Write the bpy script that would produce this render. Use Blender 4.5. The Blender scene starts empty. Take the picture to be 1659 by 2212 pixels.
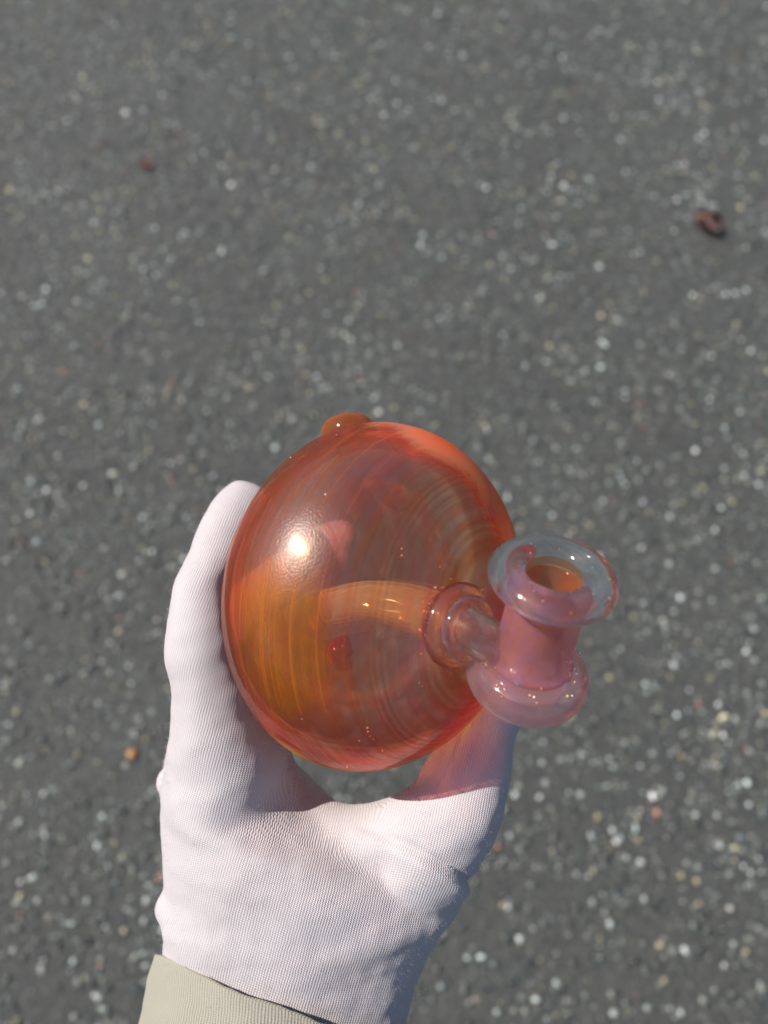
import bpy, bmesh, math, random
import numpy as np
from mathutils import Vector, Matrix, noise

rng = np.random.default_rng(11)
random.seed(11)
S = bpy.context.scene
COL = S.collection
R = math.radians

# ------------------------------------------------------------------ camera
CAM_H, PITCH = 1.15, 64.0            # metres above the asphalt, degrees below the horizon
F, PX, PY = 1660.0, 829.5, 1106.0    # focal length and centre of the picture in its own units
cam = bpy.data.cameras.new('camera')
cam_ob = bpy.data.objects.new('camera', cam)
COL.objects.link(cam_ob)
cam.sensor_fit = 'VERTICAL'
cam.sensor_height = 36.0
cam.lens = 36.0 * F / 2212.0
cam.clip_start, cam.clip_end = 0.01, 500
cam_ob.location = (0, 0, CAM_H)
cam_ob.rotation_euler = (R(90 - PITCH), 0, 0)
cam.dof.use_dof = True
cam.dof.focus_distance = 0.222
cam.dof.aperture_fstop = cam.lens / 3.6
cam.dof.aperture_blades = 0
S.camera = cam_ob
CM = Matrix.Translation((0, 0, CAM_H)) @ Matrix.Rotation(R(90 - PITCH), 4, 'X')

# ------------------------------------------------------------------ sky and sun
SUN_CAM = Vector((-0.60, 0.49, 0.60)).normalized()
SUN = (CM.to_3x3() @ SUN_CAM).normalized()
elev = math.asin(SUN.z)
azim = math.atan2(SUN.x, SUN.y)
W = bpy.data.worlds.new('World')
S.world = W
W.use_nodes = True
wn = W.node_tree
sky = wn.nodes.new('ShaderNodeTexSky')
sky.sky_type = 'NISHITA'
sky.sun_disc = False
sky.sun_elevation = elev
sky.sun_rotation = azim
wn.links.new(sky.outputs[0], wn.nodes['Background'].inputs[0])
wn.nodes['Background'].inputs[1].default_value = 0.078
sl = bpy.data.lights.new('sun', 'SUN')
sl.energy = 5.0
sl.angle = R(0.5)
sl.color = (1.0, 0.93, 0.84)
so = bpy.data.objects.new('sun', sl)
COL.objects.link(so)
so.rotation_euler = SUN.to_track_quat('Z', 'Y').to_euler()
so.location = SUN * 5

S.view_settings.view_transform = 'Standard'
S.view_settings.look = 'None'
S.view_settings.exposure = 0.35
S.view_settings.gamma = 1
cy = S.cycles
cy.use_denoising = True
cy.denoiser = 'OPENIMAGEDENOISE'
cy.max_bounces = 18
cy.transmission_bounces = 16
cy.transparent_max_bounces = 24
cy.glossy_bounces = 6
cy.diffuse_bounces = 3
cy.blur_glossy = 0.6
cy.sample_clamp_indirect = 6
cy.caustics_refractive = True
cy.caustics_reflective = False

# ------------------------------------------------------------------ helpers
def cam3(px, py, d):
    """camera-frame point (metres) for a picture point at depth d centimetres"""
    d = d / 100.0
    return Vector(((px - PX) / F * d, (PY - py) / F * d, -d))

def w3(v):
    return CM @ Vector(v)

def at(px, py, d):
    return w3(cam3(px, py, d))

def wdir(v):
    return (CM.to_3x3() @ Vector(v)).normalized()

def ground(px, py):
    r = CM.to_3x3() @ Vector(((px - PX) / F, (PY - py) / F, -1))
    t = -CAM_H / r.z
    return Vector((r.x * t, r.y * t, 0))

def tag(o, label=None, cat=None, group=None, kind=None):
    for k, v in (('label', label), ('category', cat), ('group', group), ('kind', kind)):
        if v:
            o[k] = v
    return o

def empty(name, loc):
    o = bpy.data.objects.new(name, None)
    COL.objects.link(o)
    o.location = loc
    o.empty_display_size = 0.02
    return o

def origin_of(parent):
    v = Vector((0, 0, 0))
    while parent:
        v += parent.location
        parent = parent.parent
    return v

def orient(o):
    """normals outward on every closed piece"""
    b = bmesh.new()
    b.from_mesh(o.data)
    bmesh.ops.recalc_face_normals(b, faces=b.faces)
    b.to_mesh(o.data)
    b.free()

def mesh_obj(name, verts, faces, mat, parent=None, smooth=True):
    """verts are in world space; the object sits at its parent's origin"""
    me = bpy.data.meshes.new(name)
    off = origin_of(parent)
    me.from_pydata([tuple(Vector(v) - off) for v in verts], [], faces)
    me.update()
    if smooth:
        me.shade_smooth()
    o = bpy.data.objects.new(name, me)
    COL.objects.link(o)
    if mat:
        me.materials.append(mat)
    o.parent = parent
    return o

def frame(axis):
    a = Vector(axis).normalized()
    t = Vector((1, 0, 0)) if abs(a.x) < 0.8 else Vector((0, 1, 0))
    u = a.cross(t).normalized()
    return a, u, a.cross(u)

def revolve(profile, origin, axis, n=96, closed=False):
    """profile [(r, h)] in metres turned round axis; r = 0 ends become poles"""
    a, u, v = frame(axis)
    verts, faces, rings = [], [], []
    for r, h in profile:
        if r < 1e-6:
            rings.append([len(verts)])
            verts.append(origin + a * h)
        else:
            rings.append(list(range(len(verts), len(verts) + n)))
            for k in range(n):
                t = 2 * math.pi * k / n
                verts.append(origin + a * h + (u * math.cos(t) + v * math.sin(t)) * r)
    pairs = list(zip(rings[:-1], rings[1:]))
    if closed:
        pairs.append((rings[-1], rings[0]))
    for A, B in pairs:
        for k in range(n):
            k2 = (k + 1) % n
            if len(A) == 1 and len(B) == 1:
                continue
            if len(A) == 1:
                faces.append((A[0], B[k], B[k2]))
            elif len(B) == 1:
                faces.append((A[k], B[0], A[k2]))
            else:
                faces.append((A[k], B[k], B[k2], A[k2]))
    return verts, [f[::-1] for f in faces]

def catmull(pts, n):
    """n samples between each pair of rows"""
    P = np.array(pts, float)
    P = np.vstack([2 * P[0] - P[1], P, 2 * P[-1] - P[-2]])
    out = []
    for i in range(1, len(P) - 2):
        for k in range(n):
            t = k / n
            a, b, c, d = P[i - 1], P[i], P[i + 1], P[i + 2]
            out.append(0.5 * ((2 * b) + (c - a) * t + (2 * a - 5 * b + 4 * c - d) * t * t + (3 * b - a - 3 * c + d) * t ** 3))
    out.append(P[-2])
    return np.array(out)

# ------------------------------------------------------------------ node helpers
class NT:
    def __init__(s, name):
        s.m = bpy.data.materials.new(name)
        s.m.use_nodes = True
        s.t = s.m.node_tree
        s.t.nodes.clear()
        s.out = s.t.nodes.new('ShaderNodeOutputMaterial')
    def n(s, typ, **kw):
        nd = s.t.nodes.new('ShaderNode' + typ)
        for k, v in kw.items():
            if k[0] == 'i' and k[1:].isdigit():
                s.set(nd.inputs[int(k[1:])], v)
            elif k in nd.inputs.keys() if hasattr(nd.inputs, 'keys') else False:
                s.set(nd.inputs[k], v)
            else:
                setattr(nd, k, v)
        return nd
    def set(s, sock, v):
        if isinstance(v, bpy.types.NodeSocket):
            s.t.links.new(v, sock)
        elif isinstance(v, bpy.types.Node):
            s.t.links.new(v.outputs[0], sock)
        else:
            if isinstance(v, (tuple, list)) and len(v) == 3 and sock.type == 'RGBA':
                v = (*v, 1)
            sock.default_value = v
    def math(s, op, a, b=0.0, c=0.0, clamp=False):
        nd = s.t.nodes.new('ShaderNodeMath')
        nd.operation = op
        nd.use_clamp = clamp
        for i, v in enumerate((a, b, c)):
            s.set(nd.inputs[i], v)
        return nd.outputs[0]
    def mix(s, f, a, b, blend='MIX'):
        nd = s.t.nodes.new('ShaderNodeMix')
        nd.data_type = 'RGBA'
        nd.blend_type = blend
        s.set(nd.inputs[0], f)
        s.set(nd.inputs[6], a)
        s.set(nd.inputs[7], b)
        return nd.outputs[2]
    def ramp(s, f, stops, interp='LINEAR'):
        nd = s.t.nodes.new('ShaderNodeValToRGB')
        cr = nd.color_ramp
        cr.interpolation = interp
        while len(cr.elements) < len(stops):
            cr.elements.new(0.5)
        for e, (p, c) in zip(cr.elements, stops):
            e.position = p
            e.color = (*c, 1) if len(c) == 3 else c
        s.set(nd.inputs[0], f)
        return nd.outputs[0]
    def noise(s, vec, scale, detail=3, rough=0.55, dist=0.0):
        nd = s.t.nodes.new('ShaderNodeTexNoise')
        s.set(nd.inputs['Vector'], vec)
        nd.inputs['Scale'].default_value = scale
        nd.inputs['Detail'].default_value = detail
        nd.inputs['Roughness'].default_value = rough
        nd.inputs['Distortion'].default_value = dist
        return nd.outputs[0]
    def smix(s, f, a, b):
        nd = s.t.nodes.new('ShaderNodeMixShader')
        s.set(nd.inputs[0], f)
        s.set(nd.inputs[1], a)
        s.set(nd.inputs[2], b)
        return nd.outputs[0]
    def coord(s):
        return s.t.nodes.new('ShaderNodeTexCoord').outputs['Object']
    def attr(s, name, out='Vector'):
        nd = s.t.nodes.new('ShaderNodeAttribute')
        nd.attribute_name = name
        return nd.outputs[out]
    def done(s, shader, vol=None):
        s.t.links.new(shader, s.out.inputs['Surface'])
        if vol:
            s.t.links.new(vol, s.out.inputs['Volume'])
        return s.m

# ------------------------------------------------------------------ asphalt
def mat_asphalt():
    t = NT('asphalt')
    co = t.coord()
    big = t.noise(co, 2.2, 4, 0.6)
    mid = t.noise(co, 60, 4, 0.7)
    fine = t.noise(co, 420, 3, 0.6)
    base = t.ramp(big, [(0.3, (0.024, 0.029, 0.030)), (0.7, (0.044, 0.051, 0.051))])
    base = t.mix(t.math('MULTIPLY', t.ramp(mid, [(0.35, (0, 0, 0)), (0.7, (1, 1, 1))]), 0.6), base, (0.10, 0.097, 0.088))
    base = t.mix(t.ramp(fine, [(0.45, (0, 0, 0)), (0.75, (0.8, 0.8, 0.8))]), base, (0.17, 0.167, 0.155))
    bump = t.n('Bump', Strength=1.0, Distance=0.008)
    t.set(bump.inputs['Height'], t.math('ADD', mid, t.math('MULTIPLY', fine, 0.5)))
    p = t.n('BsdfPrincipled')
    t.set(p.inputs['Base Color'], base)
    p.inputs['Roughness'].default_value = 0.6
    t.set(p.inputs['Normal'], bump.outputs[0])
    return t.done(p.outputs[0])

def mat_stone():
    t = NT('aggregate_stone')
    c = t.attr('tone', 'Color')
    co = t.coord()
    c = t.mix(0.35, c, t.mix(t.noise(co, 700, 2), (0.02, 0.02, 0.02), (1, 1, 1)), 'OVERLAY')
    p = t.n('BsdfPrincipled')
    t.set(p.inputs['Base Color'], c)
    p.inputs['Roughness'].default_value = 0.3
    p.inputs['Specular IOR Level'].default_value = 1.0
    return t.done(p.outputs[0])

M_ASPH, M_STONE = mat_asphalt(), mat_stone()
gv, gf = [], []
xs = [-40, -8, -3, -1.5, 1.5, 3, 8, 40]
ys = [-40, -8, -2, -0.6, 2.4, 5, 12, 60]
for y in ys:
    for x in xs:
        gv.append((x, y, 0))
nx = len(xs)
for j in range(len(ys) - 1):
    for i in range(nx - 1):
        gf.append((j * nx + i, j * nx + i + 1, (j + 1) * nx + i + 1, (j + 1) * nx + i))
ground_ob = tag(mesh_obj('asphalt', gv, gf, M_ASPH, None, False), kind='structure')

ICO_BM = bmesh.new()
bmesh.ops.create_icosphere(ICO_BM, subdivisions=1, radius=1)
ICO_V = np.array([v.co[:] for v in ICO_BM.verts])
ICO_F = np.array([[v.index for v in f.verts] for f in ICO_BM.faces])
ICO_BM.free()

def scatter_mesh(name, pos, rad, tones, mat, flat=(0.45, 0.8), jitter=0.22):
    n = len(pos)
    nv = len(ICO_V)
    V = np.repeat(ICO_V[None], n, 0) * (1 + rng.uniform(-jitter, jitter, (n, nv, 1)))
    sc = np.stack([rng.uniform(0.75, 1.25, n), rng.uniform(0.75, 1.25, n), rng.uniform(*flat, n)], 1) * rad[:, None]
    # random spin about a random axis (before flattening) then about Z
    q = rng.normal(size=(n, 4))
    q /= np.linalg.norm(q, axis=1)[:, None]
    w, x, y, z = q.T
    Rm = np.stack([1 - 2 * (y * y + z * z), 2 * (x * y - z * w), 2 * (x * z + y * w),
                   2 * (x * y + z * w), 1 - 2 * (x * x + z * z), 2 * (y * z - x * w),
                   2 * (x * z - y * w), 2 * (y * z + x * w), 1 - 2 * (x * x + y * y)], 1).reshape(n, 3, 3)
    V = np.einsum('nij,nvj->nvi', Rm, V) * sc[:, None, :] + pos[:, None, :]
    Fc = ICO_F[None] + (np.arange(n) * nv)[:, None, None]
    me = bpy.data.meshes.new(name)
    me.vertices.add(n * nv)
    me.vertices.foreach_set('co', V.reshape(-1).astype(np.float32))
    nf = n * len(ICO_F)
    me.loops.add(nf * 3)
    me.loops.foreach_set('vertex_index', Fc.reshape(-1).astype(np.int32))
    me.polygons.add(nf)
    me.polygons.foreach_set('loop_start', np.arange(0, nf * 3, 3, dtype=np.int32))
    me.update(calc_edges=True)
    at_ = me.attributes.new('tone', 'FLOAT_COLOR', 'POINT')
    colr = np.ones((n, nv, 4), np.float32)
    colr[:, :, :3] = tones[:, None, :]
    at_.data.foreach_set('color', colr.reshape(-1))
    me.materials.append(mat)
    o = bpy.data.objects.new(name, me)
    COL.objects.link(o)
    return o

N = 120000
px_ = rng.uniform(-1.35, 1.35, N)
py_ = rng.uniform(-0.45, 2.35, N)
keep = np.abs(px_) < 0.62 + 0.33 * (py_ + 0.2)
px_, py_ = px_[keep], py_[keep]
N = len(px_)
rad = 0.0013 + 0.0044 * rng.uniform(0, 1, N) ** 2.8
pal = np.array([(0.055, 0.060, 0.059), (0.092, 0.091, 0.083), (0.020, 0.023, 0.026), (0.20, 0.192, 0.17),
                (0.42, 0.415, 0.40), (0.34, 0.27, 0.16), (0.62, 0.62, 0.60), (0.26, 0.10, 0.07)])
ix = rng.choice(8, N, p=[0.26, 0.25, 0.225, 0.165, 0.045, 0.038, 0.010, 0.007])
tones = pal[ix] * rng.uniform(0.7, 1.3, (N, 1))
clump = np.array([noise.noise((x * 48, y * 48, 0.3)) * 1.1 + noise.noise((x * 15, y * 15, 5.2)) * 0.7 + noise.noise((x * 4, y * 4, 2.2)) * 0.6 for x, y in zip(px_, py_)])
tones = np.minimum(tones * np.exp(0.70 * clump)[:, None] * np.array([0.89, 1.0, 1.01]) * 0.97, 0.80)
pos = np.stack([px_, py_, rad * rng.uniform(-0.15, 0.4, N)], 1)
agg = scatter_mesh('aggregate', pos, rad, tones, M_STONE)
tag(agg, 'small grey and pale stones set in the asphalt', 'gravel', kind='stuff')

# the palest chips that can be picked out one by one: pieces of the asphalt
chips = [(270, 245, 1.5), (500, 401, 1.25), (1217, 257, 1.1), (1217, 403, 1.1), (1195, 70, .75), (1243, 412, .6), (878, 457, .6),
         (673, 400, .55), (255, 515, .6), (152, 343, .5), (115, 440, .6), (542, 498, .6), (1035, 400, .45), (735, 470, .5),
         (88, 905, .55), (325, 845, .5), (1422, 845, .6), (1530, 563, .5), (1465, 22, .5), (1600, 735, .55), (1350, 860, .5),
         (1165, 1722, .75), (1330, 1818, .8), (1383, 1862, .75), (1575, 1962, .7), (1563, 2085, .6), (1382, 1655, .6),
         (1550, 1655, .6), (1430, 1340, .6), (1455, 1322, .55), (1255, 1500, .6), (95, 1715, .6), (205, 2150, .6),
         (45, 1905, .5), (180, 1050, .6), (340, 1340, .5), (95, 2070, .6), (1260, 1630, .5), (1660, 990, .6)]
cm_ = bpy.data.meshes.new('pebble')
rngc = np.random.default_rng(4)
cm_.from_pydata([tuple(v * (1 + rngc.uniform(-.15, .15)) * np.array([1, 1, .55])) for v in ICO_V], [], [tuple(int(i) for i in f) for f in ICO_F])
def mat_pale(name, c):
    t = NT(name)
    p = t.n('BsdfPrincipled')
    t.set(p.inputs['Base Color'], t.mix(t.noise(t.coord(), 3, 3), c, tuple(0.75 * v for v in c)))
    p.inputs['Roughness'].default_value = 0.35
    return t.done(p.outputs[0])
cm_.materials.append(mat_pale('pale_quartz', (0.66, 0.655, 0.63)))
for cx, cy_, s in chips:
    g = ground(cx, cy_)
    o = bpy.data.objects.new('pebble', cm_)
    COL.objects.link(o)
    o.parent = ground_ob
    o.location = (g.x, g.y, 0.002)
    s *= 0.0060 * (0.8 + 0.3 * rngc.random())
    o.scale = (s, s * rngc.uniform(0.7, 1), s * 0.7)
    o.rotation_euler = (0, 0, rngc.uniform(0, 6))

# one round orange pebble left of the wrist
op = mesh_obj('orange_pebble', *revolve([(0, -.0045), (.004, -.0042), (.0068, -.0018), (.0072, .0004), (.0062, .0030), (.0038, .0046), (0, .0052)],
              ground(287, 1630) + Vector((0, 0, .004)), (0.1, 0.1, 1), 20), mat_pale('orange_pebble', (0.50, 0.24, 0.08)))
tag(op, 'small round orange pebble on the asphalt left of the wrist', 'pebble')

# ------------------------------------------------------------------ dry leaves
def leaf(name, label, px, py, length, width, heading, c1, c2, curl, tip=None):
    t = NT(name)
    co = t.coord()
    col = t.mix(t.ramp(t.noise(co, 40, 4), [(0.4, (0, 0, 0)), (0.6, (1, 1, 1))]), c1, c2)
    if tip:
        dv = t.n('VectorMath', operation='DOT_PRODUCT', i0=co, i1=(math.cos(heading), math.sin(heading), 0))
        e = t.math('ADD', t.math('MULTIPLY', dv.outputs['Value'], -1 / length), t.math('MULTIPLY', t.math('SUBTRACT', t.noise(co, 60, 2), 0.5), 0.4))
        col = t.mix(t.ramp(e, [(0.10, (0, 0, 0)), (0.22, (1, 1, 1))]), col, tip)
    p = t.n('BsdfPrincipled')
    t.set(p.inputs['Base Color'], col)
    p.inputs['Roughness'].default_value = 0.55
    m = t.done(p.outputs[0])
    g = ground(px, py)
    ca, sa = math.cos(heading), math.sin(heading)
    nu, nv = 16, 11
    verts, faces = [], []
    for side in (0, 1):
        for i in range(nu + 1):
            s = i / nu
            hw = width / 2 * (math.sin(math.pi * min(1, s * 0.94 + 0.03)) ** 0.7) * (1 - 0.25 * s)
            for j in range(nv):
                q = j / (nv - 1) * 2 - 1
                ang = q * curl
                x = (s - 0.5) * length
                y = hw * math.sin(ang) / max(0.3, math.sin(min(curl, 1.57)))
                z = 0.004 + hw * 1.1 * (1 - math.cos(ang)) + 0.004 * math.sin(s * 9 + q * 2) + 0.010 * (s - .5) ** 2 + side * 0.0007
                verts.append(Vector((g.x + x * ca - y * sa, g.y + x * sa + y * ca, z)))
    L = (nu + 1) * nv
    for i in range(nu):
        for j in range(nv - 1):
            a = i * nv + j
            faces.append((a, a + nv, a + nv + 1, a + 1))
            faces.append((L + a, L + a + 1, L + a + nv + 1, L + a + nv))
    ring = [i * nv for i in range(nu + 1)] + [nu * nv + j for j in range(1, nv)] + \
           [i * nv + nv - 1 for i in range(nu - 1, -1, -1)] + [j for j in range(nv - 2, 0, -1)]
    for a, b in zip(ring, ring[1:] + ring[:1]):
        faces.append((a, b, L + b, L + a))
    root = empty(name, g)
    mesh_obj('blade', verts, faces, m, root)
    # stem
    sp, sf = [], []
    for k in range(8):
        s = k / 7
        c = Vector((g.x + (length * (0.45 + 0.30 * s)) * ca - 0.006 * s * s * sa, g.y + (length * (0.45 + 0.30 * s)) * sa + 0.006 * s * s * ca, 0.005 + 0.004 * (1 - s)))
        for q in range(6):
            a = q / 6 * 2 * math.pi
            sp.append(c + Vector((-sa * math.cos(a), ca * math.cos(a), math.sin(a))) * 0.0011 * (1 - 0.5 * s))
    for k in range(7):
        for q in range(6):
            sf.append((k * 6 + q, k * 6 + (q + 1) % 6, (k + 1) * 6 + (q + 1) % 6, (k + 1) * 6 + q))
    mesh_obj('stem', sp, sf, m, root)
    tag(root, label, 'leaf')

leaf('dry_leaf', 'dark red curled dry leaf with a pink tip at upper right of asphalt', 1524, 495, 0.068, 0.042, R(-52),
     (0.050, 0.009, 0.008), (0.012, 0.005, 0.005), 1.9, (0.20, 0.11, 0.09))
leaf('leaf_scrap', 'small dull red leaf scrap lying on upper left asphalt', 316, 360, 0.030, 0.022, R(20),
     (0.16, 0.05, 0.05), (0.10, 0.03, 0.03), 1.0)

# ------------------------------------------------------------------ glass materials
BC_PX, BC_D = (818, 1284), 24.0
BR = 0.01 * 370 / F * BC_D            # bulb radius across its axis
BRATIO = 0.757
BAX_CAM = Vector((0.79, -0.10, 0.60)).normalized()
BC, BAX = at(*BC_PX, BC_D), wdir(BAX_CAM)

def bulb_hit(px, py):
    d = (CM.to_3x3() @ cam3(px, py, 100.0)).normalized()
    o0 = CM.translation - BC
    k1, k2 = 1 / BR ** 2, 1 / (BR * BRATIO) ** 2 - 1 / BR ** 2
    A = k1 + d.dot(BAX) ** 2 * k2
    B = 2 * (d.dot(o0) * k1 + d.dot(BAX) * o0.dot(BAX) * k2)
    C = o0.length_squared * k1 + o0.dot(BAX) ** 2 * k2 - 1
    dd = B * B - 4 * A * C
    return CM.translation + d * ((-B - math.sqrt(dd)) / (2 * A)) if dd > 0 else None
def bulb_rim(px, py):
    """point of the bulb's outline nearest to a picture point"""
    best = None
    a, u, v = frame(BAX)
    for i in range(1, 60):
        for k in range(120):
            t, p = math.pi * i / 60, 2 * math.pi * k / 120
            e = (u * math.cos(p) + v * math.sin(p)) * math.sin(t)
            q = BC + e * BR + a * math.cos(t) * BR * BRATIO
            n = (e / BR + a * math.cos(t) / (BR * BRATIO)).normalized()
            w = (CM.translation - q).normalized()
            if abs(n.dot(w)) < 0.12:
                c = CM.inverted() @ q
                d = math.hypot(PX + F * c.x / -c.z - px, PY - F * c.y / -c.z - py)
                if best is None or d < best[0]:
                    best = (d, q)
    return best[1]
SPOT_AMBER = (bulb_hit(632, 1440) - BC, bulb_hit(600, 1330) - BC)
SPOT_RIM_GLOW = (bulb_rim(960, 945) - BC, bulb_rim(1085, 1070) - BC)  # glow of refracted sun on the upper-right rim, painted as orange colour
SPOT_LOW = (bulb_rim(760, 1655) - BC, bulb_rim(660, 1590) - BC)
HZO, HZI = 0.030, 0.020
def mat_bulb(inner):
    t = NT('amber_glass_inner' if inner else 'amber_glass')
    co = t.coord()
    ax = t.n('Combine' + 'XYZ', X=BAX.x, Y=BAX.y, Z=BAX.z)
    dt = t.n('VectorMath', operation='DOT_PRODUCT', i0=co, i1=ax.outputs[0])
    h = t.math('DIVIDE', dt.outputs['Value'], BR)                 # -0.77 .. 0.77 along the lathe axis
    warp = t.math('MULTIPLY', t.math('SUBTRACT', t.noise(co, 18, 2), 0.5), 0.02)
    hw = t.math('ADD', h, warp)
    rv = t.n('CombineXYZ')
    t.set(rv.inputs[0], t.math('MULTIPLY', hw, 1.0))
    rings = t.ramp(t.noise(rv.outputs[0], 26, 3, 0.8), [(0.44, (0, 0, 0)), (0.65, (1, 1, 1))])                   # fine lathe lines
    if inner:
        rings = t.math('MULTIPLY_ADD', rings, 0.3, 0.35)
    bands = t.ramp(t.math('ADD', t.math('MULTIPLY', t.noise(rv.outputs[0], 4.5, 2, 0.5), 0.6), t.math('MULTIPLY', t.noise(co, 26, 2, 0.5, 1.0), 0.4)), [(0.38, (0, 0, 0)), (0.62, (1, 1, 1))])
    streak = t.noise(co, 30, 4, 0.6, 1.6)
    swirl = t.ramp(t.noise(co, 20, 3, 0.5, 2.6), [(0.47, (0, 0, 0)), (0.56, (1, 1, 1))])
    geo = t.n('NewGeometry')
    nd = t.n('VectorMath', operation='DOT_PRODUCT', i0=geo.outputs['Normal'], i1=geo.outputs['Incoming'])
    cosv = t.math('ABSOLUTE', nd.outputs['Value'])
    path = t.math('DIVIDE', 1.0, t.math('MAXIMUM', cosv, 0.16))    # longer way through the wall at the rim
    path = t.math('MINIMUM', path, 3.0)
    dens = t.math('MULTIPLY', path, t.math('ADD', 0.10, t.math('ADD', t.math('MULTIPLY', rings, 2.2), t.math('MULTIPLY', bands, 0.7))))
    k = 0.12 if inner else 0.19
    def spot(pts, size, wob):
        ds = [t.n('VectorMath', operation='DISTANCE', i0=co, i1=tuple(p)).outputs['Value'] for p in pts]
        d = t.math('MINIMUM', ds[0], ds[1])
        d = t.math('ADD', t.math('DIVIDE', d, size), t.math('MULTIPLY', t.math('SUBTRACT', streak, 0.5), wob))
        return t.ramp(d, [(0.15, (1, 1, 1)), (0.95, (0, 0, 0))], 'EASE')
    amber = spot(SPOT_AMBER, 0.021, 0.9)
    rim_glow = spot(SPOT_RIM_GLOW, 0.029, 0.9)
    low = spot(SPOT_LOW, 0.018, 0.8)
    pw = t.math('MULTIPLY', t.math('MULTIPLY', dens, k), t.math('MULTIPLY_ADD', amber, 1.6, 1.0))
    rose = t.ramp(t.math('ADD', t.math('MULTIPLY', bands, 0.35), t.math('MULTIPLY', streak, 0.65)), [(0.38, (0, 0, 0)), (0.66, (1, 1, 1))])
    tint = t.mix(rose, (0.99, 0.36, 0.15), (0.97, 0.36, 0.42))
    tint = t.mix(rim_glow, tint, (0.97, 0.16, 0.01))
    tint = t.mix(amber, tint, (0.94, 0.42, 0.01))
    sep = t.n('SeparateColor', i0=tint)
    cc = t.n('CombineColor')
    for i in range(3):
        t.set(cc.inputs[i], t.math('POWER', sep.outputs[i], pw))
    rb = t.n('Bump', Strength=1.0, Distance=0.0007 if inner else 0.0001)      # uneven wall
    t.set(rb.inputs['Height'], t.noise(co, 30, 2, 0.5, 1.2))
    rf = t.n('BsdfGlass', Color=cc.outputs[0], IOR=1.47, Roughness=0.0)
    t.set(rf.inputs['Normal'], rb.outputs[0])
    tr = t.n('MixShader', i0=0.24, i1=t.n('BsdfTransparent', Color=cc.outputs[0]).outputs[0], i2=rf.outputs[0])
    # the fumed metal film: scatters a little, more along its rings and at the rim
    film = t.math('ADD', t.math('MULTIPLY', rings, 0.30), t.math('ADD', t.math('MULTIPLY', streak, 0.55), t.math('MULTIPLY', bands, 0.35)))
    film = t.ramp(film, [(0.30, (0.04, 0.04, 0.04)), (0.52, (0.30, 0.30, 0.30)), (0.78, (1.2, 1.2, 1.2))])
    film = t.math('MULTIPLY', t.math('MULTIPLY_ADD', swirl, 0.45, film), t.math('MULTIPLY_ADD', rings, 3.4, 0.1))
    film = t.math('ADD', film, t.math('MULTIPLY', amber, t.math('MULTIPLY_ADD', rings, 8.0, 1.5)))
    film = t.math('ADD', film, t.math('MULTIPLY', t.math('ADD', rim_glow, t.math('MULTIPLY', low, 0.45)), 95.0))  # dense colour for the painted upper-right sun glow, plus the low rim orange
    haze = t.math('MULTIPLY', path, t.math('MULTIPLY', film, HZI if inner else HZO))
    haze = t.math('SUBTRACT', 1.0, t.math('POWER', 2.718, t.math('MULTIPLY', haze, -1.0)))
    dcol = t.mix(rose, (0.88, 0.36, 0.09), (0.78, 0.33, 0.22))
    dcol = t.mix(amber, dcol, (0.90, 0.42, 0.02))
    tcol = t.mix(rose, (0.98, 0.17, 0.01), (0.95, 0.16, 0.05))
    tcol = t.mix(amber, tcol, (0.95, 0.36, 0.01))
    dcol = t.mix(rim_glow, dcol, (1.0, 0.12, 0.002))
    tcol = t.mix(rim_glow, tcol, (1.0, 0.14, 0.004))
    dcol = t.mix(low, dcol, (1.0, 0.33, 0.03))
    tcol = t.mix(low, tcol, (1.0, 0.30, 0.02))
    df = t.n('BsdfDiffuse', Color=dcol)
    tl = t.n('BsdfTranslucent', Color=tcol)
    body = t.smix(haze, tr.outputs[0], t.smix(t.math('MULTIPLY_ADD', t.math('MAXIMUM', rim_glow, low), -0.4, 0.55), df.outputs[0], tl.outputs[0]))
    fr = t.math('MULTIPLY_ADD', t.math('POWER', t.math('SUBTRACT', 1.0, cosv), 5.0), 0.9, 0.045)
    bmp = t.n('Bump', Strength=0.16 if inner else 0.05, Distance=0.002)
    t.set(bmp.inputs['Height'], t.math('ADD', t.noise(co, 40, 2), t.math('MULTIPLY', rings, 0.10)))
    gl = t.n('BsdfGlossy', Roughness=0.11 if inner else 0.10, Color=(1.0, 0.70, 0.28) if inner else (1, 1, 1))
    t.set(gl.inputs['Normal'], bmp.outputs[0])
    grain = t.n('Bump', Strength=0.35, Distance=0.0003)
    t.set(grain.inputs['Height'], t.noise(co, 1800, 2))
    g2 = t.n('BsdfGlossy', Roughness=0.33, Color=(1.0, 0.80, 0.50) if inner else (0.9, 0.95, 1.0))
    t.set(g2.inputs['Normal'], grain.outputs[0])
    sh = t.smix(0.075 if inner else t.math('MULTIPLY', fr, 0.3), body, gl.outputs[0])
    sh = t.smix(0.012 if inner else 0.028, sh, g2.outputs[0])
    return t.done(sh)

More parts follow.
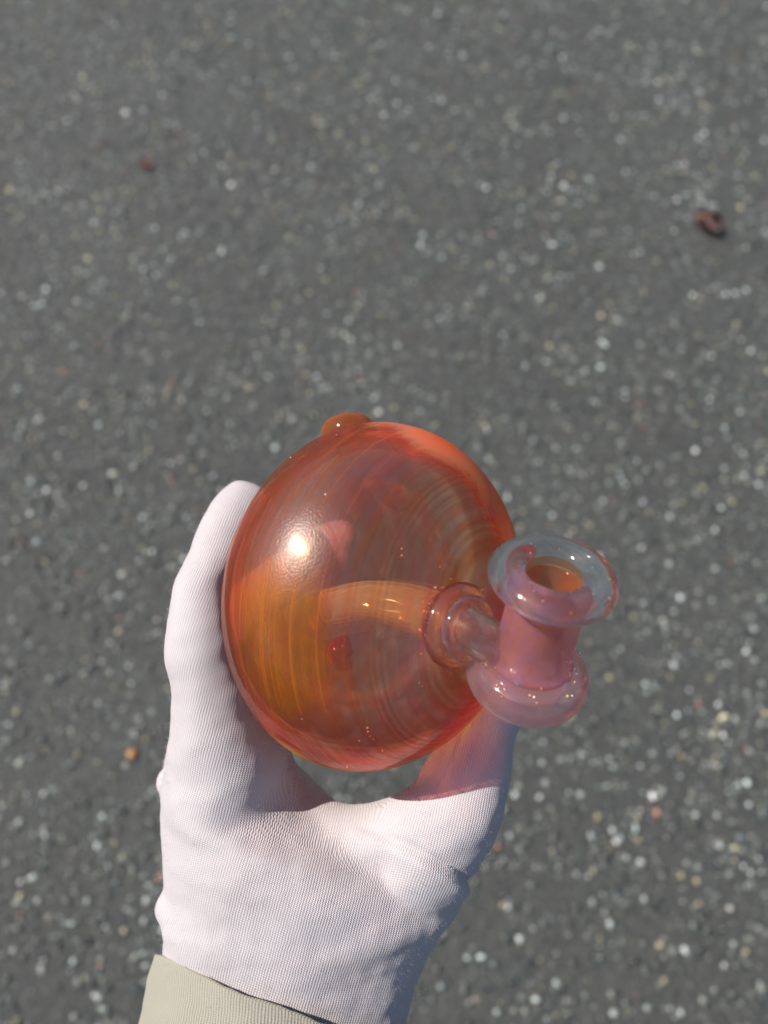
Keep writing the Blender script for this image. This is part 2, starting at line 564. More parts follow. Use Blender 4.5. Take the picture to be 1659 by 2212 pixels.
def mat_glass(name, color, haze_col=None, haze=0.0, absorb=None, dens=0.0, rough=0.0, ripple=0.0, clear=0.0):
    t = NT(name)
    co = t.coord()
    g = t.n('BsdfGlass', Roughness=rough, IOR=1.47, Color=color)
    if ripple:
        b = t.n('Bump', Strength=ripple, Distance=0.002)
        t.set(b.inputs['Height'], t.noise(co, 90, 2))
        t.set(g.inputs['Normal'], b.outputs[0])
    sh = t.smix(clear, g.outputs[0], t.n('BsdfTransparent', Color=color).outputs[0]) if clear else g.outputs[0]
    if haze_col:
        nz = t.noise(co, 150, 3, 0.6, 1.2)
        hc = t.mix(t.ramp(nz, [(0.36, (0, 0, 0)), (0.50, (1, 1, 1))]), haze_col[0], haze_col[1])
        df = t.n('BsdfDiffuse', Color=hc)
        tl = t.n('BsdfTranslucent', Color=hc)
        sh = t.smix(t.math('MULTIPLY', t.math('ADD', nz, 0.5), haze), sh, t.smix(0.5, df.outputs[0], tl.outputs[0]))
    geo = t.n('NewGeometry')
    nd = t.n('VectorMath', operation='DOT_PRODUCT', i0=geo.outputs['Normal'], i1=geo.outputs['Incoming'])
    cosv = t.math('ABSOLUTE', nd.outputs['Value'])
    sh = t.smix(t.math('MULTIPLY_ADD', t.math('POWER', t.math('SUBTRACT', 1.0, cosv), 5.0), 0.06, 0.035), sh, t.n('BsdfGlossy', Roughness=0.09).outputs[0])
    vol = None
    if absorb:
        v = t.n('VolumeAbsorption', Color=absorb, Density=dens)
        vol = v.outputs[0]
    return t.done(sh, vol)

def mat_film(name, col, opac, rough=0.05, tint=(1, 1, 1), side=None):
    """thin coloured glass that lets light straight through"""
    t = NT(name)
    co = t.coord()
    nz = t.noise(co, 60, 3, 0.6, 0.8)
    geo = t.n('NewGeometry')
    nd = t.n('VectorMath', operation='DOT_PRODUCT', i0=geo.outputs['Normal'], i1=geo.outputs['Incoming'])
    cosv = t.math('MAXIMUM', t.math('ABSOLUTE', nd.outputs['Value']), 0.2)
    op = t.math('MINIMUM', t.math('DIVIDE', t.math('MULTIPLY', t.math('ADD', nz, 0.5), opac), cosv), 0.9)
    c = t.mix(nz, col, tuple(v * 0.8 for v in col))
    if side:                                                      # a second colour streaked down one side
        dv = t.n('VectorMath', operation='DOT_PRODUCT', i0=co, i1=tuple(wdir(side[0])))
        e = t.math('ADD', t.math('MULTIPLY', t.math('SUBTRACT', dv.outputs['Value'], side[2] if len(side) > 2 else 0.0), 100), t.math('MULTIPLY', nz, 0.9))
        c = t.mix(t.ramp(e, [(0.35, (0, 0, 0)), (0.95, (1, 1, 1))]), c, side[1])
    tr = t.n('BsdfTransparent', Color=tint)
    sh = t.smix(op, tr.outputs[0], t.smix(0.5, t.n('BsdfDiffuse', Color=c).outputs[0], t.n('BsdfTranslucent', Color=c).outputs[0]))
    fr = t.math('MULTIPLY_ADD', t.math('POWER', t.math('SUBTRACT', 1.0, cosv), 5.0), 0.9, 0.05)
    sh = t.smix(fr, sh, t.n('BsdfGlossy', Roughness=rough).outputs[0])
    return t.done(sh)

M_BULB, M_BULBIN = mat_bulb(False), mat_bulb(True)
M_CLEAR = mat_glass('clear_glass', (1, 1, 1), clear=0.05)
M_COLLAR = mat_glass('collar_glass', (1, 1, 1), ((1.0, 0.88, 0.86), (1.0, 0.80, 0.76)), 0.02, clear=0.0)
M_NECK = mat_glass('neck_glass', (1, .98, .97), ((0.95, 0.7, 0.6), (0.9, 0.8, 0.5)), 0.02, None, 0, ripple=0.35, clear=0.25)
DISC_C = at(1140, 1450, 20.6)
lipd = min((abs((cam3(1195, 1248, d) - cam3(1140, 1450, 20.6)).length - .0322), d) for d in np.arange(17.5, 20.4, .01))[1]
CUP_AX = (at(1195, 1248, lipd) - DISC_C).normalized()
TUBE_OFF = (at(1112, 1350, 19.2) - DISC_C).dot(wdir((-.95, .2, .2)))
M_TUBE = mat_glass('rose_tube_glass', (1, .86, .88), ((0.74, 0.54, 1.0), (1.0, 0.44, 0.40)), 0.17, None, 0, ripple=0.2, clear=0.62)
M_DISC = mat_glass('opal_disc_glass', (1, .90, .92), ((0.80, 0.70, 1.0), (1.0, 0.54, 0.48)), 0.115, None, 0, ripple=0.35, clear=0.45)
M_BORE = mat_film('amber_bore_glass', (0.50, 0.22, 0.05), 0.13, 0.10, (0.92, 0.66, 0.46))
M_STEM = mat_film('straw_downstem_glass', (1.0, 0.90, 0.62), 0.17, 0.05, (1.0, 0.94, 0.78))
M_NUB = mat_film('orange_foot_glass', (1.0, 0.26, 0.05), 0.09, 0.06, (1.0, 0.60, 0.36))
M_RED = mat_film('red_glass', (0.55, 0.006, 0.02), 0.6, 0.05, (0.85, 0.12, 0.12))

# ------------------------------------------------------------------ the pipe
pipe = tag(empty('glass_pipe', BC), 'round amber glass pipe with a flared pink mouthpiece held in the white glove', 'pipe')

def ellipsoid(center, axis, r, a, n=160, m=90):
    prof = []
    for i in range(m + 1):
        t = math.pi * i / m
        s, c = math.sin(t), -math.cos(t)
        prof.append((r * s if 0 < i < m else 0, a * c * (1 + 0.03 * c)))
    return revolve(prof, center, axis, n)

bulb = mesh_obj('bulb', *ellipsoid(BC, BAX, BR, BR * BRATIO), M_BULB, pipe)
inner_c = BC + wdir((0.9, -0.70, 0.0)) * 0.0011 - BAX * 0.0004
lining = mesh_obj('bulb_lining', *ellipsoid(inner_c, BAX, BR - 0.0020, BR * BRATIO - 0.0012), M_BULBIN, bulb)

def tube(pts, n=36, sub=8, cap=True, inner=None):
    """pts (x, y, z, radius); inner = wall thickness makes it hollow and open-ended"""
    P = catmull([tuple(p) for p in pts], sub)
    C = [Vector(p[:3]) for p in P]
    verts, faces = [], []
    u = None
    rings = []
    for i, c in enumerate(C):
        T = (C[min(i + 1, len(C) - 1)] - C[max(i - 1, 0)]).normalized()
        if u is None:
            _, u, _ = frame(T)
        u = (u - T * u.dot(T)).normalized()
        v = T.cross(u)
        rings.append((c, u.copy(), v, P[i][3]))
    def add(rs, shrink):
        base = len(verts)
        for c, uu, vv, r in rs:
            for k in range(n):
                a = 2 * math.pi * k / n
                verts.append(c + (uu * math.cos(a) + vv * math.sin(a)) * (r - shrink))
        return base
    b0 = add(rings, 0)
    L = len(rings)
    for i in range(L - 1):
        for k in range(n):
            k2 = (k + 1) % n
            faces.append((b0 + i * n + k, b0 + i * n + k2, b0 + (i + 1) * n + k2, b0 + (i + 1) * n + k))
    if inner:
        b1 = add(rings, inner)
        for i in range(L - 1):
            for k in range(n):
                k2 = (k + 1) % n
                faces.append((b1 + i * n + k, b1 + (i + 1) * n + k, b1 + (i + 1) * n + k2, b1 + i * n + k2))
        for i in (0, L - 1):
            for k in range(n):
                k2 = (k + 1) % n
                f = (b0 + i * n + k, b1 + i * n + k, b1 + i * n + k2, b0 + i * n + k2)
                faces.append(f if i == 0 else f[::-1])
    elif cap:
        faces.append(tuple(b0 + k for k in range(n))[::-1])
        faces.append(tuple(b0 + (L - 1) * n + k for k in range(n)))
    return verts, faces

# foot standing proud of the far side
foot_c = at(749, 919, 25.4)
mesh_obj('foot', *revolve([(0, -.006), (.0070, -.006), (.0086, -.004), (.0088, -.0015), (.0084, .0010), (.0070, .0026), (.0045, .0034), (0, .0036)], foot_c - wdir((-0.15, 0.90, -0.25)) * 0.0012, wdir((-0.15, 0.90, -0.25)), 64), M_NUB, pipe)
# downstem inside the bulb
dp = [(1010, 1352, 21.9, .0080), (945, 1335, 22.4, .0078), (870, 1308, 22.9, .0068), (785, 1297, 23.4, .0058), (705, 1312, 23.8, .0055)]
mesh_obj('downstem', *tube([(*at(x, y, d), r) for x, y, d, r in dp], inner=0.0012), M_STEM, pipe)
# red dabs of colour at the back wall
dab = [(748, 1375, 26.6, .0012), (738, 1395, 26.6, .0042), (733, 1412, 26.6, .0048), (742, 1430, 26.5, .0036), (760, 1438, 26.4, .0010)]
mesh_obj('red_dab', *tube([(*at(x, y, d), r) for x, y, d, r in dab], 20, 6), M_RED, pipe)

# neck, collar
POLE = bulb_hit(992, 1352)
NAX = ((POLE - BC) - BAX * (POLE - BC).dot(BAX) * (1 - 1 / BRATIO ** 2)).normalized()
nk0 = POLE - NAX * 0.0055
nk = [(*nk0, .0085), (*(POLE + NAX * 0.000), .0068), (*(POLE + NAX * 0.004 + (DISC_C - POLE) * 0.15), .0060), (*(POLE.lerp(DISC_C, 0.62)), .0060), (*(POLE.lerp(DISC_C, 0.95)), .0066)]
neck = mesh_obj('neck', *tube(nk, inner=0.0020), M_NECK, pipe)
def ring(major, ra, rh, h, n=20):
    return [(major + ra * math.cos(a), h + rh * math.sin(a)) for a in np.linspace(0, 2 * math.pi, n + 1)[:-1]]
mesh_obj('collar', *revolve(ring(.0089, .0029, .0026, 0), POLE - NAX * 0.0006, NAX, 72, True), M_COLLAR, neck)
mesh_obj('collar', *revolve(ring(.0072, .0019, .0017, 0), POLE + NAX * 0.0034, NAX, 72, True), M_COLLAR, neck)

# opal disc, pink tube, clear lip
mp = empty('mouthpiece', DISC_C - BC)
mp.parent = pipe
def puck(r, hh, n=14, e=0.55):
    prof = [(0, -hh)]
    for i in range(1, 2 * n):
        a = -math.pi / 2 + math.pi * i / (2 * n)
        x, y = math.cos(a), math.sin(a)
        prof.append((r * (0.62 + 0.38 * abs(x) ** 0.8), hh * math.copysign(abs(y) ** 0.9, y)))
    prof.append((0, hh))
    return prof
disc_v, disc_f = revolve(puck(.0163, .0058), DISC_C - CUP_AX * 0.0012, CUP_AX, 96)
cav_v, cav_f = revolve(puck(.0112, .0020), DISC_C - CUP_AX * 0.0004, CUP_AX, 72)
nv0 = len(disc_v)
disc = mesh_obj('disc', disc_v + cav_v, disc_f + [tuple(i + nv0 for i in f[::-1]) for f in cav_f], M_DISC, mp)
tube_prof = [(.0074, .0044), (.0112, .0044), (.0104, .0052), (.0100, .0070), (.0099, .014), (.0098, .022), (.0099, .0285), (.0098, .0296), (.0082, .0300), (.0074, .0296), (.0072, .022), (.0070, .012)]
mesh_obj('tube', *revolve(tube_prof, DISC_C, CUP_AX, 96, True), M_TUBE, mp)
bore_prof = [(.0070, .0335), (.0069, .030), (.0067, .025), (.0063, .019), (.0056, .013), (.0046, .0085), (.0036, .0062)]
mesh_obj('bore', *revolve(bore_prof, DISC_C, CUP_AX, 72), M_BORE, mp)
lip_prof = ring(.01155, .0046, .0038, .0322, 36)
mesh_obj('lip', *revolve(lip_prof, DISC_C, CUP_AX, 128, True), M_CLEAR, mp)

for o in [q for q in bpy.data.objects if q.type == 'MESH' and (q.parent in (pipe, mp, neck, bulb))]:
    if o.name.split('.')[0] != 'disc':
        orient(o)
lining.data.flip_normals()                                         # the hollow faces inward

# trapped bubbles and gilt specks added as sun glints, too small to pick apart
def mat_speck():
    t = NT('bubble_glint')
    p = t.n('BsdfPrincipled')
    t.set(p.inputs['Base Color'], t.attr('tone', 'Color'))
    p.inputs['Roughness'].default_value = 0.30
    p.inputs['Metallic'].default_value = 0.6
    return t.done(p.outputs[0])
sp_pos = []
a_, u_, v_ = frame(CUP_AX)
for k in range(34):
    th, rr = rng.uniform(0, 6.28), 0.0163 * math.sqrt(rng.uniform(0.3, 0.95))
    sp_pos.append(DISC_C + (u_ * math.cos(th) + v_ * math.sin(th)) * rr + a_ * (0.0046 * (1 - (rr / .0175) ** 6) ** .5))
for k in range(16):
    th = rng.uniform(0, 6.28)
    q = rng.uniform(0.2, 2.6)
    sp_pos.append(DISC_C + (u_ * math.cos(th) + v_ * math.sin(th)) * (.01155 + .0044 * math.cos(q)) + a_ * (.0322 + .0031 * math.sin(q)))
a2, u2, v2 = frame(NAX)
for k in range(26):
    th = rng.uniform(0, 6.28)
    sp_pos.append(POLE + (u2 * math.cos(th) + v2 * math.sin(th)) * rng.uniform(.009, .014) - a2 * rng.uniform(.001, .0025))
for bx, by in ((794, 1572), (795, 1580), (800, 1590), (806, 1596), (826, 1622), (776, 1600), (868, 1200), (868, 1185), (740, 1395), (905, 1475), (912, 1482), (703, 1068), (950, 1225)):
    q = bulb_hit(bx, by)
    if q:
        sp_pos.append(q)
for k in range(12):
    v = Vector(rng.normal(size=3)).normalized()
    p = v * BR
    p = p - BAX * p.dot(BAX) * (1 - BRATIO)
    sp_pos.append(BC + p)
sp_pos = np.array([tuple(p - BC) for p in sp_pos])
n = len(sp_pos)
tn = np.array([(1.0, .95, .9), (1.0, .72, .25), (1.0, .45, .2)])[rng.choice(3, n, p=[.5, .35, .15])]
sp = scatter_mesh('speck', sp_pos, rng.uniform(.00012, .00040, n), tn, mat_speck(), (0.8, 1.2), 0.1)
sp.data.shade_smooth()
sp.parent = pipe
sp['kind'] = 'stuff'

# ------------------------------------------------------------------ the gloved hand
# stations: left edge, right edge (picture), depth, half depth (cm); the cross-section is an ellipse
PALM = [(335, 2420, 850, 2440, 26.4, 2.5), (345, 2250, 868, 2270, 26.2, 2.6), (352, 2130, 890, 2150, 26.0, 2.7), (357, 2030, 930, 2040, 25.9, 2.8),
        (354, 1960, 962, 1980, 25.8, 3.0), (358, 1890, 990, 1925, 25.7, 3.1), (356, 1815, 880, 1845, 25.8, 3.3), (354, 1735, 750, 1772, 26.0, 3.3),
        (356, 1665, 645, 1697, 25.8, 3.0), (368, 1595, 612, 1618, 25.0, 2.2), (372, 1510, 553, 1508, 24.3, 1.5), (361, 1430, 520, 1425, 24.0, 1.2),
        (364, 1345, 498, 1340, 24.1, 1.05), (381, 1265, 500, 1275, 24.6, 0.95), (409, 1185, 530, 1210, 25.1, 0.88), (438, 1115, 560, 1150, 25.7, 0.84),
        (468, 1070, 580, 1120, 26.1, 0.75), (496, 1046, 588, 1092, 26.4, 0.55)]
THUMB = [(740, 1905, 930, 2010, 25.4, 1.5), (800, 1800, 985, 1935, 24.9, 1.5), (828, 1738, 1035, 1866, 24.6, 1.45), (862, 1716, 1072, 1806, 24.5, 1.35),
         (900, 1690, 1097, 1730, 24.6, 1.25), (922, 1655, 1105, 1665, 24.7, 1.2), (940, 1612, 1109, 1606, 24.8, 1.15), (968, 1560, 1126, 1555, 24.8, 1.08),
         (1000, 1505, 1146, 1505, 24.7, 1.0), (1030, 1455, 1155, 1462, 24.5, 0.85), (1060, 1425, 1150, 1435, 24.3, 0.5)]
MIDDLE = [(360, 1830, 520, 1840, 27.2, 1.1), (352, 1700, 480, 1690, 27.6, 1.0), (375, 1560, 500, 1540, 28.2, .95), (410, 1430, 525, 1440, 28.8, .9), (455, 1330, 560, 1370, 29.3, .85),
          (545, 1230, 600, 1330, 29.5, .8), (640, 1165, 680, 1265, 29.2, .75), (705, 1130, 745, 1215, 28.8, .65), (738, 1125, 765, 1175, 28.6, .4)]
RING = [(380, 1850, 540, 1850, 28.8, 1.1), (375, 1700, 500, 1700, 29.6, 1.0), (400, 1580, 505, 1590, 30.2, .9), (425, 1500, 525, 1530, 30.6, .85),
        (465, 1440, 545, 1490, 30.4, .75), (500, 1415, 555, 1460, 30.0, .5)]
LITTLE = [(400, 1870, 560, 1870, 30.4, 1.0), (405, 1760, 520, 1760, 31.0, .9), (425, 1680, 520, 1700, 31.3, .8), (465, 1625, 535, 1670, 31.2, .65),
          (495, 1605, 540, 1645, 31.0, .4)]
WEB = [(640, 1735, 620, 1840, 26.2, 1.3), (685, 1722, 670, 1860, 25.7, 1.35), (735, 1738, 720, 1880, 25.4, 1.35), (785, 1741, 785, 1890, 25.1, 1.3), (845, 1726, 860, 1880, 24.9, 1.3), (900, 1692, 950, 1840, 24.7, 1.25), (925, 1640, 1000, 1780, 24.8, 1.1)]
LUMPS = [(378, 1690, 26.2, .62), (384, 1720, 26.2, .60), (380, 1958, 25.3, .72), (400, 1945, 25.2, .78), (400, 1975, 25.2, .70)]

def loft(stations, sub=7, n=40):
    P = catmull(stations, sub)
    C, E1, Wd, H = [], [], [], []
    for lx, ly, rx, ry, d, h in P:
        a, b = cam3(lx, ly, d), cam3(rx, ry, d)
        C.append((a + b) / 2)
        E1.append((b - a).normalized())
        Wd.append((b - a).length / 2)
        H.append(max(h, .2) / 100)
    L = len(C)
    verts, faces = [], []
    E2 = []
    for i in range(L):
        T = (C[min(i + 1, L - 1)] - C[max(i - 1, 0)]).normalized()
        e2 = E1[i].cross(T)
        if e2.z < 0:
            e2 = -e2
        e2 = (e2 * 0.6 + Vector((0, 0, 1)) * 0.4)
        e2 = (e2 - E1[i] * e2.dot(E1[i])).normalized()
        E2.append(e2)
        for k in range(n):
            a = 2 * math.pi * k / n
            verts.append(C[i] + E1[i] * Wd[i] * math.cos(a) + e2 * H[i] * math.sin(a))
    for i in range(L - 1):
        for k in range(n):
            k2 = (k + 1) % n
            faces.append((i * n + k, i * n + k2, (i + 1) * n + k2, (i + 1) * n + k))
    # round caps
    for i, s in ((0, -1), (L - 1, 1)):
        T = (C[min(i + 1, L - 1)] - C[max(i - 1, 0)]).normalized() * s
        c = len(verts)
        rr = min(Wd[i], H[i]) * 0.7
        for f in (0.7,):
            pass
        ring0 = [i * n + k for k in range(n)]
        prev = ring0
        for q in (0.35, 0.65, 0.88):
            ang = q * math.pi / 2
            new = []
            for k in range(n):
                a = 2 * math.pi * k / n
                new.append(len(verts))
                verts.append(C[i] + T * rr * math.sin(ang) + (E1[i] * Wd[i] * math.cos(a) + E2[i] * H[i] * math.sin(a)) * math.cos(ang))
            for k in range(n):
                k2 = (k + 1) % n
                f = (prev[k], prev[k2], new[k2], new[k])
                faces.append(f if s > 0 else f[::-1])
            prev = new
        pc = len(verts)
        verts.append(C[i] + T * rr)
        for k in range(n):
            k2 = (k + 1) % n
            faces.append((prev[k], prev[k2], pc) if s > 0 else (prev[k2], prev[k], pc))
    return verts, faces, (C, E1, E2, Wd, H)

bm_v, bm_f, spines = [], [], []
for st in (PALM, THUMB, MIDDLE, RING, LITTLE, WEB):
    v, f, sp_ = loft(st)
    o = len(bm_v)
    bm_v += v
    bm_f += [tuple(i + o for i in q) for q in f]
    if st is not WEB:
        spines.append(sp_)
for x, y, d, r in LUMPS:
    v, f = ellipsoid(cam3(x, y, d), (0.3, 1, 0), r / 100, r / 100 * 0.85, 24, 14)
    o = len(bm_v)
    bm_v += v
    bm_f += [tuple(i + o for i in q) for q in f]

tmp = bpy.data.meshes.new('tmp')
tmp.from_pydata(bm_v, [], bm_f)
tb = bmesh.new()
tb.from_mesh(tmp)
bmesh.ops.recalc_face_normals(tb, faces=tb.faces)
tb.to_mesh(tmp)
tb.free()
to = bpy.data.objects.new('tmp', tmp)
COL.objects.link(to)
md = to.modifiers.new('r', 'REMESH')
md.mode = 'VOXEL'
md.voxel_size = 0.00085
md = to.modifiers.new('s', 'SMOOTH')
md.factor = 0.5
md.iterations = 14
dg = bpy.context.evaluated_depsgraph_get()
glove_me = bpy.data.meshes.new_from_object(to.evaluated_get(dg))
bpy.data.objects.remove(to)

nv = len(glove_me.vertices)
V = np.empty(nv * 3, np.float32)
glove_me.vertices.foreach_get('co', V)
V = V.reshape(-1, 3).astype(float)
Nn = np.empty(nv * 3, np.float32)
glove_me.vertices.foreach_get('normal', Nn)
Nn = Nn.reshape(-1, 3).astype(float)
# push the glove out of the glass so that the fingers lie on it
bc = np.array(cam3(*BC_PX, BC_D))
bn = np.array(BAX_CAM)
def push(V, gap=0.0006):
    d = V - bc
    Mq = np.eye(3) / BR ** 2 + np.outer(bn, bn) * (1 / (BR * BRATIO) ** 2 - 1 / BR ** 2)
    s = np.sqrt(np.einsum('ni,ij,nj->n', d, Mq, d))
    lim = 1 + gap / BR
    k = np.where(s < lim, lim / np.maximum(s, 0.3), 1.0)
    return bc + d * k[:, None]
V = push(V)
ne = len(glove_me.edges)
ED = np.empty(ne * 2, np.int32)
glove_me.edges.foreach_get('vertices', ED)
ED = ED.reshape(-1, 2)
DEG = np.bincount(ED.reshape(-1), minlength=nv).astype(float)
def relax(f, it):
    for _ in range(it):
        g = np.bincount(ED[:, 0], f[ED[:, 1]], nv) + np.bincount(ED[:, 1], f[ED[:, 0]], nv)
        f = 0.4 * f + 0.6 * g / np.maximum(DEG, 1)
    return f
# even out the web between thumb and forefinger
def to_px(V):
    return PX + F * V[:, 0] / -V[:, 2], PY - F * V[:, 1] / -V[:, 2]
ppx, ppy = to_px(V)
soft = np.exp(-(((ppx - 720) / 110) ** 2 + ((ppy - 1800) / 75) ** 2)) + np.exp(-(((ppx - 372) / 45) ** 2 + ((ppy - 1850) / 170) ** 2)) * 0.25
soft = (np.clip(soft * 1.5, 0, 1) * (-V[:, 2] < 0.272))[:, None]
for _ in range(70):
    Vr = np.stack([relax(V[:, q], 1) for q in range(3)], 1)
    V = V + (Vr - V) * soft
V = push(V)
glove_me.vertices.foreach_set('co', V.reshape(-1).astype(np.float32))
glove_me.update()
glove_me.vertices.foreach_get('normal', Nf := np.empty(nv * 3, np.float32))
Nn = Nf.reshape(-1, 3).astype(float)
# stitches run up the hand, leaning a little to the thumb; their spacing follows the curve of the cloth
lean = R(15)
ua, va = np.array([math.cos(lean), -math.sin(lean), 0]), np.array([math.sin(lean), math.cos(lean), 0])
na = np.clip(relax(Nn @ ua, 25), -.97, .97)
nb = np.clip(relax(Nn @ va, 25), -.97, .97)
UV = np.stack([V @ ua + 0.014 * (np.arcsin(na) - na), V @ va + 0.014 * (np.arcsin(nb) - nb), np.zeros(nv)], 1)
ppx, ppy = to_px(V)
# the fold where the palm's cloth laps over the root of the thumb
fa, fb = np.array([765., 1792.]), np.array([1010., 1914.])
fdv = (fb - fa) / np.linalg.norm(fb - fa)
tt = ((ppx - fa[0]) * fdv[0] + (ppy - fa[1]) * fdv[1]) / np.linalg.norm(fb - fa)
ss = (-(ppx - fa[0]) * fdv[1] + (ppy - fa[1]) * fdv[0] + 10 * np.sin(tt * 3.1)) / 69.0 * 0.01      # metres below the fold
amp = np.clip(tt * 1.6 + 0.1, 0, 1) * np.clip((1.12 - tt) * 8, 0, 1) * (Nn[:, 2] > 0.1)
lapped = 1 / (1 + np.exp(-ss / 0.0007))
FOLD = amp * (0.0030 * lapped * np.exp(-np.clip(ss, 0, None) / 0.008) - 0.0012 * np.exp(-((ss + .0016) / .0014) ** 2))
# cloth wrinkles and lumpiness
disp = np.zeros(nv)
for i in range(nv):
    p = V[i]
    a = noise.noise((p[0] * 55, p[1] * 85 , p[2] * 55))
    b = noise.noise((p[0] * 190 + 7, p[1] * 190, p[2] * 190))
    c = noise.noise((p[0] * 70 + p[1] * 40, p[1] * 230 - p[0] * 60, 3.1 + p[2] * 60))
    disp[i] = a * 0.0010 + b * 0.00020 + c * 0.00020 + FOLD[i]
V2 = push(V + Nn * disp[:, None])
mw = np.array(CM)
Vw = V2 @ mw[:3, :3].T + mw[:3, 3]
HB = at(620, 1900, 25.8)
glove_me.vertices.foreach_set('co', (Vw - np.array(HB)).reshape(-1).astype(np.float32))
at_ = glove_me.attributes.new('knit', 'FLOAT_VECTOR', 'POINT')
at_.data.foreach_set('vector', UV.reshape(-1).astype(np.float32))
glove_me.update()
glove_me.shade_smooth()

def mat_knit(name, ridge, valley, pitch, pink=None, bump=0.0005):
    t = NT(name)
    k = t.attr('knit')
    co = t.coord()
    wob = t.noise(co, 260, 2)
    sx = t.n('SeparateXYZ', i0=k)
    u = t.math('ADD', sx.outputs[0], t.math('MULTIPLY', t.math('SUBTRACT', wob, 0.5), pitch * 0.7))
    v = sx.outputs[1]
    un = t.math('MULTIPLY', u, 2 * math.pi / pitch)
    vn = t.math('MULTIPLY', v, 2 * math.pi / (pitch * 0.8))
    wale = t.math('MULTIPLY_ADD', t.math('SINE', t.math('ADD', un, t.math('MULTIPLY', t.math('SINE', vn), 0.9))), 0.5, 0.5)
    row = t.math('MULTIPLY_ADD', t.math('SINE', t.math('ADD', vn, t.math('MULTIPLY', t.math('COSINE', un), 1.2))), 0.5, 0.5)
    hgt = t.math('ADD', t.math('MULTIPLY', wale, 0.7), t.math('MULTIPLY', row, 0.3))
    hgt = t.math('MULTIPLY', hgt, t.math('ADD', 0.7, t.math('MULTIPLY', wob, 0.6)))
    big = t.noise(co, 28, 3)
    val = valley if not pink else t.mix(t.ramp(big, [(0.4, (0, 0, 0)), (0.65, (1, 1, 1))]), valley, pink)
    c = t.mix(t.ramp(hgt, [(0.12, (0, 0, 0)), (0.62, (1, 1, 1))]), val, ridge)
    b = t.n('Bump', Strength=0.8, Distance=bump)
    t.set(b.inputs['Height'], hgt)
    p = t.n('BsdfPrincipled')
    t.set(p.inputs['Base Color'], c)
    p.inputs['Roughness'].default_value = 0.85
    p.inputs['Sheen Weight'].default_value = 0.25
    p.inputs['Sheen Roughness'].default_value = 0.5
    p.inputs['Specular IOR Level'].default_value = 0.2
    t.set(p.inputs['Normal'], b.outputs[0])
    return t.done(p.outputs[0])

M_GLOVE = mat_knit('white_knit', (0.56, 0.53, 0.55), (0.42, 0.375, 0.40), 0.00080, (0.45, 0.35, 0.36), 0.00026)
M_SLEEVE = mat_knit('beige_knit', (0.42, 0.395, 0.325), (0.27, 0.25, 0.20), 0.0011, None, 0.0004)
person = tag(empty('person', HB), "person's left hand in a thin white knit glove and beige sleeve gripping the amber pipe", 'person')
glove_me.materials.clear()
glove_me.materials.append(M_GLOVE)
glove = bpy.data.objects.new('gloved_hand', glove_me)
COL.objects.link(glove)
glove.parent = person

# ------------------------------------------------------------------ sleeve
SLEEVE = [(332, 2066, 905, 2302, 26.0, 3.9), (318, 2130, 895, 2360, 26.0, 4.0), (300, 2212, 885, 2440, 26.0, 4.0), (280, 2320, 880, 2550, 26.1, 4.0), (265, 2420, 880, 2650, 26.2, 4.0)]
P = catmull(SLEEVE, 8)
sv, sf, suv = [], [], []
nS = 96
def sring(row, shrink, vv):
    lx, ly, rx, ry, d, h = row
    a, b = cam3(lx, ly, d), cam3(rx, ry, d)
    c, e1, w = (a + b) / 2, (b - a).normalized(), (b - a).length / 2 - shrink
    e2 = -c.normalized()
    e2 = (e2 - e1 * e2.dot(e1)).normalized()
    h = h / 100 - shrink
    for k in range(nS):
        t = 2 * math.pi * k / nS
        wob = noise.noise((math.cos(t) * 2.3, math.sin(t) * 2.3, vv * 60)) * 0.0012 + noise.noise((math.cos(t) * 7, math.sin(t) * 7, vv * 120)) * 0.0005
        slip = noise.noise((math.cos(t) * 1.7 + 9, math.sin(t) * 1.7, 0.5)) * 0.0016 + noise.noise((math.cos(t) * 9, math.sin(t) * 9, 2.5)) * 0.0004
        ax = e1.cross(e2)
        sv.append(w3(c + e1 * (w + wob) * math.cos(t) + e2 * (h + wob) * math.sin(t) + ax * slip))
        suv.append((t * 0.6 * (w + h), vv, 0))
rows = []
for i in range(len(P) - 1, -1, -1):
    rows.append((P[i], 0.0, -i * 0.0022))
rows.append((P[0] + np.array([.5, -3, -.5, -3, 0, 0]), 0.0004, 0.001))
rows.append((P[0] + np.array([1, -5, -1, -5, 0, 0]), 0.0012, 0.002))
rows.append((P[0] + np.array([1, -3, -1, -3, 0, 0]), 0.0020, 0.003))
for i in range(0, len(P), 6):
    rows.append((P[i], 0.0024, 0.004 + i * .0022))
for r_ in rows:
    sring(*r_)
for i in range(len(rows) - 1):
    for k in range(nS):
        k2 = (k + 1) % nS
        sf.append((i * nS + k, i * nS + k2, (i + 1) * nS + k2, (i + 1) * nS + k))
sleeve = mesh_obj('sleeve', sv, sf, M_SLEEVE, person)
sleeve.data.attributes.new('knit', 'FLOAT_VECTOR', 'POINT').data.foreach_set('vector', np.array(suv, np.float32).reshape(-1))

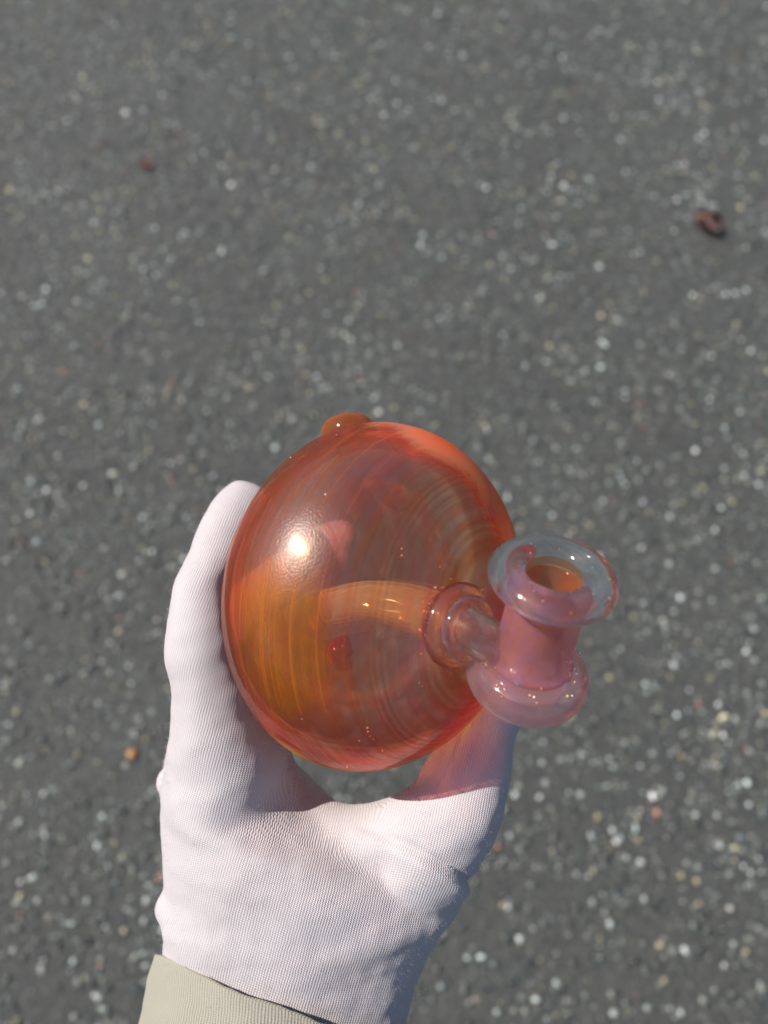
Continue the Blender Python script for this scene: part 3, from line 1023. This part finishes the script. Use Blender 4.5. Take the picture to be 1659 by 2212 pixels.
# ------------------------------------------------------------------ loose fibres
def fuzz(parent, P, Nrm, n, length, mat):
    ix = rng.integers(0, len(P), n)
    p, nn = P[ix], Nrm[ix]
    t1 = rng.normal(size=(n, 3))
    d1 = nn + 0.7 * t1 / np.linalg.norm(t1, axis=1)[:, None]
    d1 /= np.linalg.norm(d1, axis=1)[:, None]
    t2 = rng.normal(size=(n, 3))
    d2 = d1 + 0.9 * t2 / np.linalg.norm(t2, axis=1)[:, None]
    d2 /= np.linalg.norm(d2, axis=1)[:, None]
    L = (length * rng.uniform(0.4, 1.0, n) ** 1.5)[:, None]
    sd = np.cross(d1, rng.normal(size=(n, 3)))
    sd = sd / np.linalg.norm(sd, axis=1)[:, None] * 0.000022
    a, b, c = p, p + d1 * L * 0.5, p + d1 * L * 0.5 + d2 * L * 0.5
    Vv = np.stack([a - sd, a + sd, b - sd, b + sd, c - sd * .5, c + sd * .5], 1).reshape(-1, 3)
    me = bpy.data.meshes.new('fuzz')
    fs = []
    for k in range(n):
        o = k * 6
        fs += [(o, o + 1, o + 3, o + 2), (o + 2, o + 3, o + 5, o + 4)]
    me.from_pydata(Vv.tolist(), [], fs)
    me.materials.append(mat)
    o = bpy.data.objects.new('fuzz', me)
    COL.objects.link(o)
    o.parent = parent
    o['kind'] = 'stuff'

def mat_fibre(name, c):
    t = NT(name)
    df = t.n('BsdfDiffuse', Color=c)
    tl = t.n('BsdfTranslucent', Color=c)
    return t.done(t.smix(0.5, df.outputs[0], tl.outputs[0]))

fuzz(glove, Vw - np.array(HB), Nn @ mw[:3, :3].T, 16000, 0.0020, mat_fibre('white_fibre', (0.56, 0.53, 0.55)))
svn = np.empty(len(sv) * 3, np.float32)
sleeve.data.vertices.foreach_get('co', svn)
svm = np.empty(len(sv) * 3, np.float32)
sleeve.data.vertices.foreach_get('normal', svm)
svn, svm = svn.reshape(-1, 3).astype(float), svm.reshape(-1, 3).astype(float)
fuzz(sleeve, svn + rng.normal(size=svn.shape) * 0.0004, svm, 4000, 0.0024, mat_fibre('beige_fibre', (0.42, 0.39, 0.31)))
